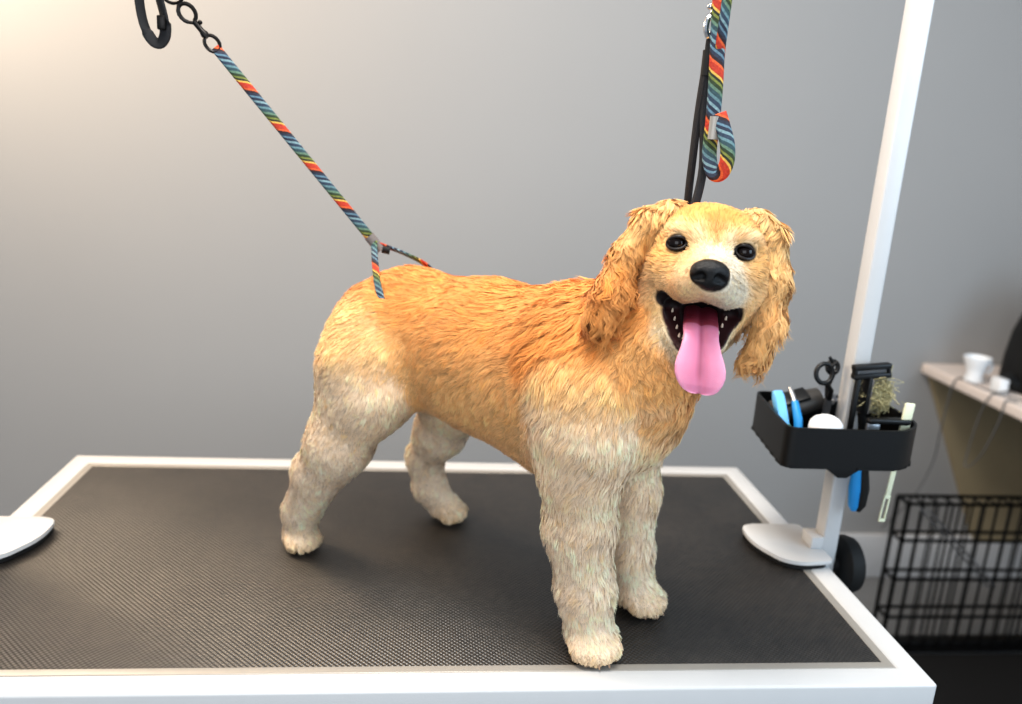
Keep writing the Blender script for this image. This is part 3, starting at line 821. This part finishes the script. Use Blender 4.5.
snap_hook('silver_hook', hk+Vector((0, 0, .060)), hk+Vector((0, 0, -.006)), M['chrome'], nk, r=.0026, view=(.5, -1, 0))
topn = Vector((hk.x, BAR_Y, BAR_Z-.016))
strap('hanger_strap', [hk+Vector((0, 0, .052)), hk+(topn-hk)*.5+Vector((0, 0, .03)), topn], .012, .003, M['black_nylon'], nk)

# striped strap doubled up and hanging next to the cord
sp_ = thing('striped_strap', 'short striped woven strap hanging doubled beside the black neck cord', 'strap')
q = lambda u, z, v=.022: d2w((u, v, z))
st = spline([q(.4115, .80), q(.4125, .70), q(.4150, .66), q(.4180, .62), q(.4195, .585), q(.4195, .568), q(.4205, .549), q(.4265, .5345), q(.4345, .5345), q(.4390, .546), q(.4375, .562), q(.4305, .580), q(.4250, .592)], 7)
strap('woven_strap', st, .0145, .0038, M['webbing'], sp_, face=(-.3, -1, .1), u0=.01)
b = MB(); p = q(.4215, .578); b.tube([p+Vector((0, -.001, -.011)), p+Vector((.0, -.001, .011))], .0056, 12, scale2=.7, up=(0, -1, 0)); b.build('slide', M['trim_metal'], sp_)
strap('upper_strap', [q(.4200, .80), q(.4195, .70), q(.4185, .655), q(.4165, .63, .030)], .010, .003, M['webbing'], sp_, face=(-.2, -1, .0), u0=.03)
b = MB(); t0 = q(.4115, .80); b.tube([t0, Vector((t0.x+.005, BAR_Y, BAR_Z-.016))], .005, 8); b.build('hanger', M['black_nylon'], sp_)
# ------------------------------------------------------------------ overhead grooming arm
arm = thing('grooming_post', 'white square grooming post with clamp plates on both table ends', 'grooming post')
PX0, PX1, PY0, PY1 = 1.1560, 1.1800, .285, .312
def post(x0, x1):
    b = MB(); b.box(x0, x1, PY0, PY1, -.10, BAR_Z, .0028, 3); return b.build('pole', M['white_metal'], arm)
post(PX0, PX1); post(TW-PX1, TW-PX0)
b = MB(); b.box(TW-PX1, PX1, PY0+.001, PY1-.001, BAR_Z, BAR_Z+.028, .0028, 3); b.build('crossbar', M['white_metal'], arm)
for k, x in enumerate((.262, .252, .8545, .862)):                     # hooks the straps hang from
    b = MB(); b.tube([(x, BAR_Y-.0, BAR_Z+.001), (x, BAR_Y, BAR_Z-.010), (x+.006, BAR_Y, BAR_Z-.016), (x+.008, BAR_Y, BAR_Z-.008)], .002, 8); b.build('eye_hook', M['chrome'], arm)
def mirror(poly, s): return poly if s > 0 else [(TW-x-.014, y-.002) for x, y in poly][::-1]
for s in (1, -1):
    poly = rounded(mirror([(1.0570, .303), (1.0830, .2530), (1.108, .2430), (1.1555, .2480), (1.1555, .3590), (1.061, .3590)], s), [.030, .030, .03, .006, .006, .020] if s > 0 else [.020, .006, .006, .03, .030, .030], 6)
    b = MB(); b.prism(poly, .0072, .0128, bev=.0016); pl_ = b.build('clamp_plate', M['white_metal'], arm)
    pp = rounded(mirror([(1.0590, .303), (1.0840, .2545), (1.108, .2445), (1.1535, .2500), (1.1535, .3580), (1.062, .3580)], s), .02, 5)
    b = MB(); b.prism(pp, .0002, .0072); b.build('rubber_pad', M['black_rubber'], pl_)
    b = MB(); a, c = (1.1375, 1.1562) if s > 0 else (TW-1.1562, TW-1.1375)
    b.box(a, c, PY0-.003, PY1+.002, .0125, .030, .002); b.build('pole_bracket', M['white_metal'], arm)
    b = MB(); mx = Matrix.Translation((1.184 if s > 0 else TW-1.184, .298, -.020)) @ Matrix.Rotation(PI/2*s, 4, 'Y')
    b.lathe([(.010, -.006), (.012, .004), (.034, .006), (.0415, .010), (.0425, .020), (.039, .030), (.024, .034)], 32, mx); b.build('clamp_knob', M['black_rubber'], arm)
    b = MB(); a, c = (1.090, 1.1555) if s > 0 else (TW-1.1555, TW-1.090)
    b.box(a, c, .272, .324, -.075, -.0475, .003); b.build('lower_jaw', M['white_metal'], arm)

# ------------------------------------------------------------------ tool tray on the pole
TZ0, TZ1 = .145, .200
TO = Vector((-.0345, -.066, .0215)); TZ = TO.z
tr = thing('tool_tray', 'black plastic tool tray clipped round the white pole', 'tray', TO)
outer = rounded([(1.0745, .276), (1.236, .272), (1.270, .302), (1.276, .418), (1.094, .436)], [.018, .022, .022, .03, .018], 6)
def inset(poly, dd):
    out = []; N_ = len(poly)
    for i in range(N_):
        a, b_, c_ = Vector(poly[i-1]), Vector(poly[i]), Vector(poly[(i+1) % N_])
        t = (c_-a).normalized(); out.append((b_.x-t.y*dd, b_.y+t.x*dd))
    return out
inner = inset(outer, .0035)
b = MB(); bm = b.bm; R4 = []
for pl_, zz in ((outer, TZ0), (outer, TZ1), (inner, TZ1), (inner, TZ0+.0035)):
    R4.append([bm.verts.new((x, y, zz)) for x, y in pl_])
for A, B in zip(R4, R4[1:]):
    for i in range(len(A)): bm.faces.new((A[i], A[(i+1) % len(A)], B[(i+1) % len(A)], B[i]))
for i in range(len(R4[0])): bm.faces.new((R4[3][i], R4[3][(i+1) % len(R4[0])], R4[0][(i+1) % len(R4[0])], R4[0][i]))
b.build('rim_wall', M['black_plastic'], tr, angle=50)
def inside(x, y, poly):
    r = False; j = len(poly)-1
    for i in range(len(poly)):
        if (poly[i][1] > y) != (poly[j][1] > y) and x < (poly[j][0]-poly[i][0])*(y-poly[i][1])/(poly[j][1]-poly[i][1])+poly[i][0]: r = not r
        j = i
    return r
HOLES = [(PX0-TO.x-.003, PX1-TO.x+.003, PY0-TO.y-.003, PY1-TO.y+.003), (1.197, 1.234, .318, .346), (1.233, 1.257, .286, .314)]
b = MB(); g = .003; vm = {}
def gv(i, j, zz):
    if (i, j, zz) not in vm: vm[i, j, zz] = b.bm.verts.new((1.07+i*g, .26+j*g, zz))
    return vm[i, j, zz]
cells = {(i, j) for i in range(75) for j in range(62) if inside(1.07+(i+.5)*g, .26+(j+.5)*g, outer) and not any(h[0] < 1.07+(i+.5)*g < h[1] and h[2] < .26+(j+.5)*g < h[3] for h in HOLES)}
for i, j in cells:
    b.bm.faces.new([gv(i, j, TZ0+.003), gv(i+1, j, TZ0+.003), gv(i+1, j+1, TZ0+.003), gv(i, j+1, TZ0+.003)])
    b.bm.faces.new([gv(i, j, TZ0), gv(i, j+1, TZ0), gv(i+1, j+1, TZ0), gv(i+1, j, TZ0)])
    for di, dj, e in ((-1, 0, ((0, 0), (0, 1))), (1, 0, ((1, 1), (1, 0))), (0, -1, ((1, 0), (0, 0))), (0, 1, ((0, 1), (1, 1)))):
        if (i+di, j+dj) not in cells:
            p_, q_ = e; b.bm.faces.new([gv(i+p_[0], j+p_[1], TZ0+.003), gv(i+q_[0], j+q_[1], TZ0+.003), gv(i+q_[0], j+q_[1], TZ0), gv(i+p_[0], j+p_[1], TZ0)])
b.build('tray_floor', M['black_plastic'], tr, smooth=False)
b = MB(); k = .0012; c0, c1, e0, e1 = PX0-TO.x, PX1-TO.x, PY0-TO.y, PY1-TO.y
for (x0, x1, y0, y1) in ((c0-.008, c0-k, e0-.0045, e1+.008), (c1+k, c1+.008, e0-.0045, e1+.008), (c0-k, c1+k, e0-.0045, e0-k), (c0-k, c1+k, e1+k, e1+.008)): b.box(x0, x1, y0, y1, .128, TZ0+.004, .0006)
b.build('pole_collar', M['black_plastic'], tr)
b = MB(); b.prism([(-.024, 0), (.024, 0), (.006, -.013), (-.006, -.013)], -.005, .005, mtx=Matrix.Translation((1.158, .2800, TZ0+.0005)) @ Matrix.Rotation(PI/2, 4, 'X'), bev=.0012); b.build('lug', M['black_plastic'], tr)

def along(p0, p1, up=(0, 0, 1)):
    """frame with z from p0 to p1"""
    p0, p1 = Vector(p0), Vector(p1); zz = (p1-p0).normalized(); u_ = Vector(up); xx = (u_-zz*u_.dot(zz))
    if xx.length < 1e-4: xx = Vector((1, 0, 0)).cross(zz)
    xx.normalize(); yy = zz.cross(xx)
    m = Matrix((xx, yy, zz)).transposed().to_4x4(); m.translation = p0; return m
# white round container
b = MB(); tn = thing('round_container', 'white round container with a domed lid at the front of the tool tray', 'container', Vector((1.1400, .3045, TZ0-.0005+.0042))+TO)
b.lathe([(.0195, 0), (.021, .002), (.021, .038)], 32); b.build('body', M['white_plastic'], tn)
b = MB(); b.lathe([(.0218, .036), (.0218, .044), (.0205, .050), (.016, .0555), (.009, .059), (.001, .060)], 32); b.build('lid', M['white_plastic'], tn)
# two blue-handled tools leaning in the left of the tray
t1 = thing('nail_clipper', 'wide pale blue handled clipper leaning in the left corner of the tool tray', 'nail clipper', TO)
b = MB(); m_ = along((1.1080, .335, TZ0+.006), (1.1005, .375, .2150), (0, -.6, 1)) @ Matrix.Diagonal((.75, .75, .86, 1)); Ln = .093
b.prism(rounded([(-.004, 0), (.004, 0), (.0065, .05), (.0075, .08), (.005, .093), (-.005, .093), (-.0075, .08), (-.006, .05)], .004, 3), -.009, .009, mtx=m_ @ Matrix.Rotation(PI/2, 4, 'X') @ Matrix.Rotation(0, 4, 'Z'), bev=.002); b.build('handle', M['light_blue'], t1)
b = MB(); m2 = along((1.100, .302, TZ0+.012), (1.0965, .330, .184), (0, -.6, 1)); b.box(-.005, .005, -.007, .007, 0, .040, .003, mtx=m2); b.build('spring_grip', M['teal'], t1)
t2 = thing('stripping_knife', 'slim tool with blue handle and grey neck beside the clipper in the tray', 'grooming tool', TO)
b = MB(); b.tube([(1.1205, .330, TZ0+.010), (1.1215, .346, .188), (1.1220, .364, .207)], [.0048, .0062, .0050], 12); b.build('handle', M['blue_grip'], t2)
b = MB(); b.tube([(1.1220, .364, .206), (1.1222, .372, .213), (1.1222, .384, .221)], [.0042, .0036, .003], 10); b.build('neck', M['steel'], t2)
# dark electric clipper lying across the back
t3 = thing('electric_clipper', 'dark grey clipper lying across the back of the tool tray', 'clipper', TO)
ca, cb = Vector((1.1150, .392, .186)), Vector((1.1680, .392, .2040)); m3 = along(ca, cb, (0, -.35, 1))
b = MB(); b.tube([m3 @ Vector((0, 0, z_)) for z_ in (-.016, -.010, .0, .022, .045, .060)], [.010, .0165, .019, .020, .0185, .016], 18, scale2=.85, up=(0, -.3, 1)); b.build('housing', mat('clipper_grey', L(58, 56, 54), .45, noise=.1), t3)
b = MB(); b.box(.012, .0185, -.013, .013, .002, .042, .003, mtx=m3); b.build('top_panel', M['black_plastic'], t3)
b = MB(); b.box(-.004, .006, -.018, .018, .058, .074, .002, mtx=m3)
for k in range(9): b.box(-.001, .003, -.017+k*.004, -.015+k*.004, .073, .080, mtx=m3)
b.build('blade', M['steel'], t3)
# scissors standing handles up
t4 = thing('scissors', 'black handled scissors standing with finger rings up beside the pole', 'scissors', TO)
sc0 = Vector((1.155, .395, TZ0+.006)); 
for s, (cx, cz, rr) in ((-1, (1.1560, .2500, .0120)), (1, (1.1730, .2560, .0075))):
    yy = .366+.006*s
    b = MB(); cen = Vector((cx, yy, cz))
    b.tube([cen+Vector((rr*math.cos(a), .2*rr*math.sin(a), 1.1*rr*math.sin(a))) for a in [2*PI*k/28 for k in range(28)]], .0032, 10, closed=True)
    b.tube([cen+Vector((.3*rr, 0, -rr*1.05)), Vector((1.170, yy, .226)), Vector((1.172, .368+.002*s, .212))], [.0036, .0032, .004], 10)
    if s < 0: b.tube([cen+Vector((rr*.7, 0, rr*.9)), cen+Vector((rr*1.3, -.002, rr*1.5))], [.003, .002], 8)
    else: b.tube([cen+Vector((-rr*.2, 0, rr)), cen+Vector((-rr*.9, 0, rr*1.9))], [.003, .0022], 8)
    b.build('finger_ring', M['black_plastic'], t4)
    b = MB(); b.prism([(-.0045, 0), (.0045, 0), (.0006, -.058)], -.001, .001, mtx=Matrix.Translation((1.172, .368+.002*s, .212)) @ Matrix.Rotation(PI/2, 4, 'X') @ Matrix.Rotation(PI, 4, 'X') @ Matrix.Rotation(PI+.06*s, 4, 'Z')); b.build('blade', M['steel'], t4)
# rake standing with its bar head on top
t5 = thing('dematting_rake', 'black rake with a slotted bar head standing up right of the white pole', 'rake', TO)
b = MB(); b.box(1.1860, 1.1930, .328, .335, TZ0+.004, .256, .002); b.build('handle', M['black_plastic'], t5)
b = MB()
m5 = Matrix.Translation((1.181, .3315, .2510)) @ Matrix.Rotation(-.10, 4, 'Y')
for z_ in (0, .0125): b.box(0, .052, -.006, .006, z_, z_+.0072, .0018, mtx=m5)
for x_ in (.001, .047): b.box(x_, x_+.004, -.005, .005, .006, .014, .001, mtx=m5)
b.build('bar_head', M['black_plastic'], t5)
b = MB()
for k in range(18): b.box(.004+k*.0024, .0050+k*.0024, -.002, .002, .0072, .0125, mtx=m5)
b.build('comb_teeth', M['steel'], t5)
# slicker brush: pins above the tray, two-tone grip hanging below it
t6 = thing('slicker_brush', 'slicker brush full of pale hair with a blue and black grip hanging below the tray', 'brush', TO)
b = MB(); b.tube([(1.2130, .336, .160), (1.2140, .336, .118), (1.2155, .336, .092), (1.2180, .336, .066), (1.219, .336, .058)], [.0055, .0080, .0098, .0082, .004], 16, scale2=.75, up=(0, 1, 0)); b.build('blue_grip', M['blue_grip'], t6)
b = MB(); b.tube([(1.2175, .3345, .150), (1.2225, .3335, .118), (1.2265, .3325, .092), (1.2270, .3330, .068), (1.2245, .334, .0575)], [.0050, .0065, .0075, .0065, .003], 16, scale2=.85, up=(0, 1, 0)); b.build('black_grip', M['black_rubber'], t6)
b = MB(); b.tube([(1.2130, .336, .157), (1.2075, .337, .196), (1.2050, .338, .203)], [.005, .0052, .0052], 12); b.build('neck', M['black_plastic'], t6)
b = MB(); b.box(1.2000, 1.2060, .322, .356, .2030, .2560, .002); b.build('backing', M['black_plastic'], t6)
b = MB(); b.box(1.2061, 1.2085, .324, .354, .2050, .2540, .001); b.build('pad', M['grey_pad'], t6)
rng = random.Random(5); b = MB()
for i in range(12):
    for j in range(8):
        y_ = .3260+j*.0038; z_ = .2065+i*.0041; p = Vector((1.2083, y_, z_)); b.tube([p, p+Vector((.010, 0, .0004)), p+Vector((.0145, 0, -.003))], .00035, 5)
b.build('pins', M['steel'], t6); bpy.context.scene.objects['pins']['kind'] = 'stuff'
b = MB()
for k in range(1300):
    c = Vector((1.222+rng.gauss(0, .008), .339+rng.gauss(0, .007), .230+rng.gauss(0, .010)))
    d_ = Vector((rng.gauss(0, 1), rng.gauss(0, 1), rng.gauss(0, 1))).normalized()*.0085; e_ = Vector((rng.gauss(0, 1), rng.gauss(0, 1), rng.gauss(0, 1)))*.005
    b.tube([c-d_, c+e_, c+d_], .00038, 4)
hf = b.build('hair_fluff', M['bristle'], t6); hf['kind'] = 'stuff'
# black handle lying on the right of the tray
t7 = thing('folding_comb', 'flat black handled comb lying behind the right front of the tray', 'comb', TO)
b = MB(); b.prism(rounded([(0, -.006), (.058, -.0068), (.062, 0), (.058, .0065), (0, .0055)], .004, 3), 0, .007, mtx=Matrix.Translation((1.1935, .3010, .2005)), bev=.002); b.build('handle', M['black_plastic'], t7)
b = MB(); b.box(1.1945, 1.2110, .2970, .3045, .1490, .2005, .001); b.build('comb_plate', M['steel'], t7)
# cream stick with a slotted end, pushed through the tray
t8 = thing('plastic_stick', 'cream plastic stick with a slotted lower end poking through the tray', 'comb', TO)
m8 = along((1.2400, .3005, .062), (1.2485, .3000, .2290), (0, -1, 0)); Ln = .168
b = MB(); b.box(-.0012, .0012, -.0036, .0036, .034, .128, .0008, mtx=m8); b.build('shaft', M['cream_plastic'], t8)
b = MB()
b.box(-.0014, .0014, -.0046, -.0024, 0, .034, .0006, mtx=m8); b.box(-.0014, .0014, .0024, .0046, 0, .034, .0006, mtx=m8)
b.box(-.0014, .0014, -.0046, .0046, -.003, .0015, .0006, mtx=m8); b.box(-.0014, .0014, -.0046, .0046, .031, .036, .0006, mtx=m8); b.build('slotted_end', M['cream_plastic'], t8)
b = MB(); b.box(-.0022, .0022, -.0068, .0068, .126, .168, .0015, mtx=m8); b.build('grip', M['cream_plastic'], t8)
# ------------------------------------------------------------------ far right: wall desk, things on it, wire crate
dk = thing('wall_desk', 'pale laminate desk along the right wall with a tan sheet standing in for its shadow on the wall', 'desk')
b = MB(); b.box(2.072, 2.695, .35, WY-.002, -.052, -.02, .006, 3); b.build('desk_top', M['desk'], dk)
b = MB(); b.prism([(2.095, -.055), (2.69, -.055), (2.69, -.60), (2.355, -.60)], 0, .018, mtx=Matrix.Translation((0, WY-.002, 0)) @ Matrix.Rotation(PI/2, 4, 'X')); b.build('shadow_panel', M['shadow_tan'], dk, smooth=False)  # tan sheet shaped and coloured as the desk's shadow on the back wall
b = MB(); b.box(2.08, 2.13, .40, .45, -H, -.053, .003); b.build('leg', M['desk'], dk)
cp = thing('cup', 'small white cup standing on the far end of the desk', 'cup', (2.100, 1.300, -.02))
b = MB(); b.lathe([(.016, 0), (.024, .002), (.025, .010), (.021, .024), (.026, .044), (.035, .064), (.036, .072), (.032, .072), (.024, .048), (.010, .04)], 28); b.build('bowl', M['white_plastic'], cp)
b = MB(); b.tube([Vector((.031+.013*math.sin(a), -.004, .044+.015*math.cos(a))) for a in [k*PI/10 for k in range(11)]], .004, 8); b.build('handle', M['white_plastic'], cp)
ad = thing('plug_adapter', 'little white plug adapter on the desk right of the white cup', 'adapter', (2.106, 1.205, -.02))
b = MB(); b.box(-.013, .013, -.02, .02, 0, .040, .004); b.build('body', M['white_plastic'], ad)
b = MB(); b.tube([(0, -.02, .015), (0, -.028, .014)], .005, 10); b.build('cable_socket', M['white_plastic'], ad)
hd_ = thing('equipment_case', 'black rounded case standing on the desk at the right edge of the photo', 'case', (2.310, 1.22, -.02))
b = MB(); b.lathe([(.150, 0), (.158, .01), (.156, .08), (.148, .15), (.128, .22), (.095, .275), (.05, .305), (.001, .312)], 36); b.build('shell', M['black_rubber'], hd_)
b = MB(); b.tube([(-.15, -.01, .02), (-.175, -.012, .032), (-.188, -.014, .05)], [.020, .017, .012], 12); b.build('spout', M['black_rubber'], hd_)
b = MB(); b.tube([(.05, 0, .29), (.05, 0, .335), (-.05, 0, .335), (-.05, 0, .29)], .008, 10); b.build('handle', M['black_rubber'], hd_)
def cable(name, pts, label, r=.0022):
    b = MB(); b.tube(spline(pts, 8), r, 8); tag(b.build(name, M['cable'], None), label, 'cable')
cable('power_cable', [(2.106, 1.168, -.0055), (2.088, 1.20, -.0175), (2.078, 1.30, -.0175), (2.0740, 1.325, -.0172), (2.0665, 1.335, -.05), (2.0770, 1.36, -.19), (2.095, 1.39, -.30), (2.06, 1.40, -.42), (2.02, 1.46, -.55)], 'thin grey cable hanging over the corner of the desk behind the crate')
cable('charger_cable', [(2.125, 1.120, -.0175), (2.092, 1.17, -.0175), (2.0780, 1.18, -.0172), (2.0670, 1.182, -.026), (2.0665, 1.20, -.07), (2.0700, 1.22, -.17), (2.0700, 1.22, -.24), (2.0680, 1.17, -.19), (2.0665, 1.13, -.08), (2.0670, 1.125, -.024), (2.0780, 1.122, -.0172), (2.09, 1.11, -.0175)], 'thin grey cable drooping in a loop over the desk edge by the black case', .0018)

cr = thing('wire_crate', 'black wire dog crate folded flat and standing in front of the desk', 'dog crate')
CX0, CX1, CY0, CY1, CZ0, CZ1 = 1.834, 2.45, 1.085, 1.135, -H+.012, -.292
def panel(name, o_, ux, uz, nu, zs, r=.0028, rh=.0048):
    b = MB(); o_ = Vector(o_); ux = Vector(ux); uz = Vector(uz)
    for k in range(nu+1): b.tube([o_+ux*(k/nu), o_+ux*(k/nu)+uz], r if 0 < k < nu else rh*1.2, 6)
    for z_ in zs: b.tube([o_+uz*z_, o_+uz*z_+ux], rh, 6)
    b.build(name, M['crate'], cr)
hz = CZ1-CZ0; zs = (0, .24, .50, .76, 1)
panel('front_panel', (CX0, CY0, CZ0), (CX1-CX0, 0, 0), (0, 0, hz), 15, zs)
panel('back_panel', (CX0, CY1, CZ0), (CX1-CX0, 0, 0), (0, 0, hz), 17, zs)
panel('side_panel', (CX0, CY0, CZ0), (0, CY1-CY0, 0), (0, 0, hz), 1, zs)
panel('side_panel', (CX1, CY0, CZ0), (0, CY1-CY0, 0), (0, 0, hz), 1, zs)
panel('top_panel', (CX0, CY0, CZ1), (CX1-CX0, 0, 0), (0, CY1-CY0, 0), 15, (0, 1))
b = MB(); b.box(CX0+.008, CX1-.008, CY0+.008, CY1-.008, -H+.0005, -H+.035, .004); b.build('floor_tray', M['black_plastic'], cr)
b = MB()
for k in range(2): b.tube([(CX0+.03+k*.02, CY0-.006, CZ1-.01), (CX0+.27+k*.02, CY0-.006, CZ0+.20)], .0028, 6)
b.build('door_brace', M['steel'], cr)
b = MB(); b.box(1.30, 2.66, .10, 1.075, -H+.0005, -H+.010, .003); tag(b.build('floor_mat', M['mat_black'], None), 'black rubber mat on the floor in front of the wire crate', 'mat')
# ------------------------------------------------------------------ light
sc = bpy.context.scene
w = bpy.data.worlds.new('world'); sc.world = w; w.use_nodes = True
w.node_tree.nodes['Background'].inputs[0].default_value = (.80, .89, 1.0, 1); w.node_tree.nodes['Background'].inputs[1].default_value = .46
def area(name, loc, target, size, power, colr, shape='RECTANGLE', size_y=None):
    d = bpy.data.lights.new(name, 'AREA'); d.energy = power; d.color = colr; d.shape = shape; d.size = size; d.size_y = size_y or size
    o = bpy.data.objects.new(name, d); C.objects.link(o); o.location = Vector(loc)+Vector((0, 0, H))
    o.rotation_euler = (Vector(target)-Vector(loc)).to_track_quat('-Z', 'Y').to_euler()
    return o
area('warm_ceiling_light', (-.40, .80, 1.75), (-.25, 1.30, .5), .5, 17, (1., .69, .41))
area('warm_side_light', (-.75, 1.15, 1.15), (.35, .3, .05), .6, 17, (1., .80, .58))
area('ceiling_light', (.55, -.15, 1.9), (.72, .15, .3), .7, 42, (1., .95, .88))
area('window_light', (2.4, -.9, .9), (.9, .1, .2), 1.2, 24, (.62, .82, 1.))
area('front_fill', (.2, -1.9, .9), (.75, .1, .15), 1.4, 18, (.90, .95, 1.))
sc.view_settings.view_transform = 'Standard'; sc.view_settings.look = 'Medium High Contrast'; sc.view_settings.exposure = -.04; sc.view_settings.gamma = 1
sc.cycles.use_denoising = True
for o in TOP: o.location.z += H
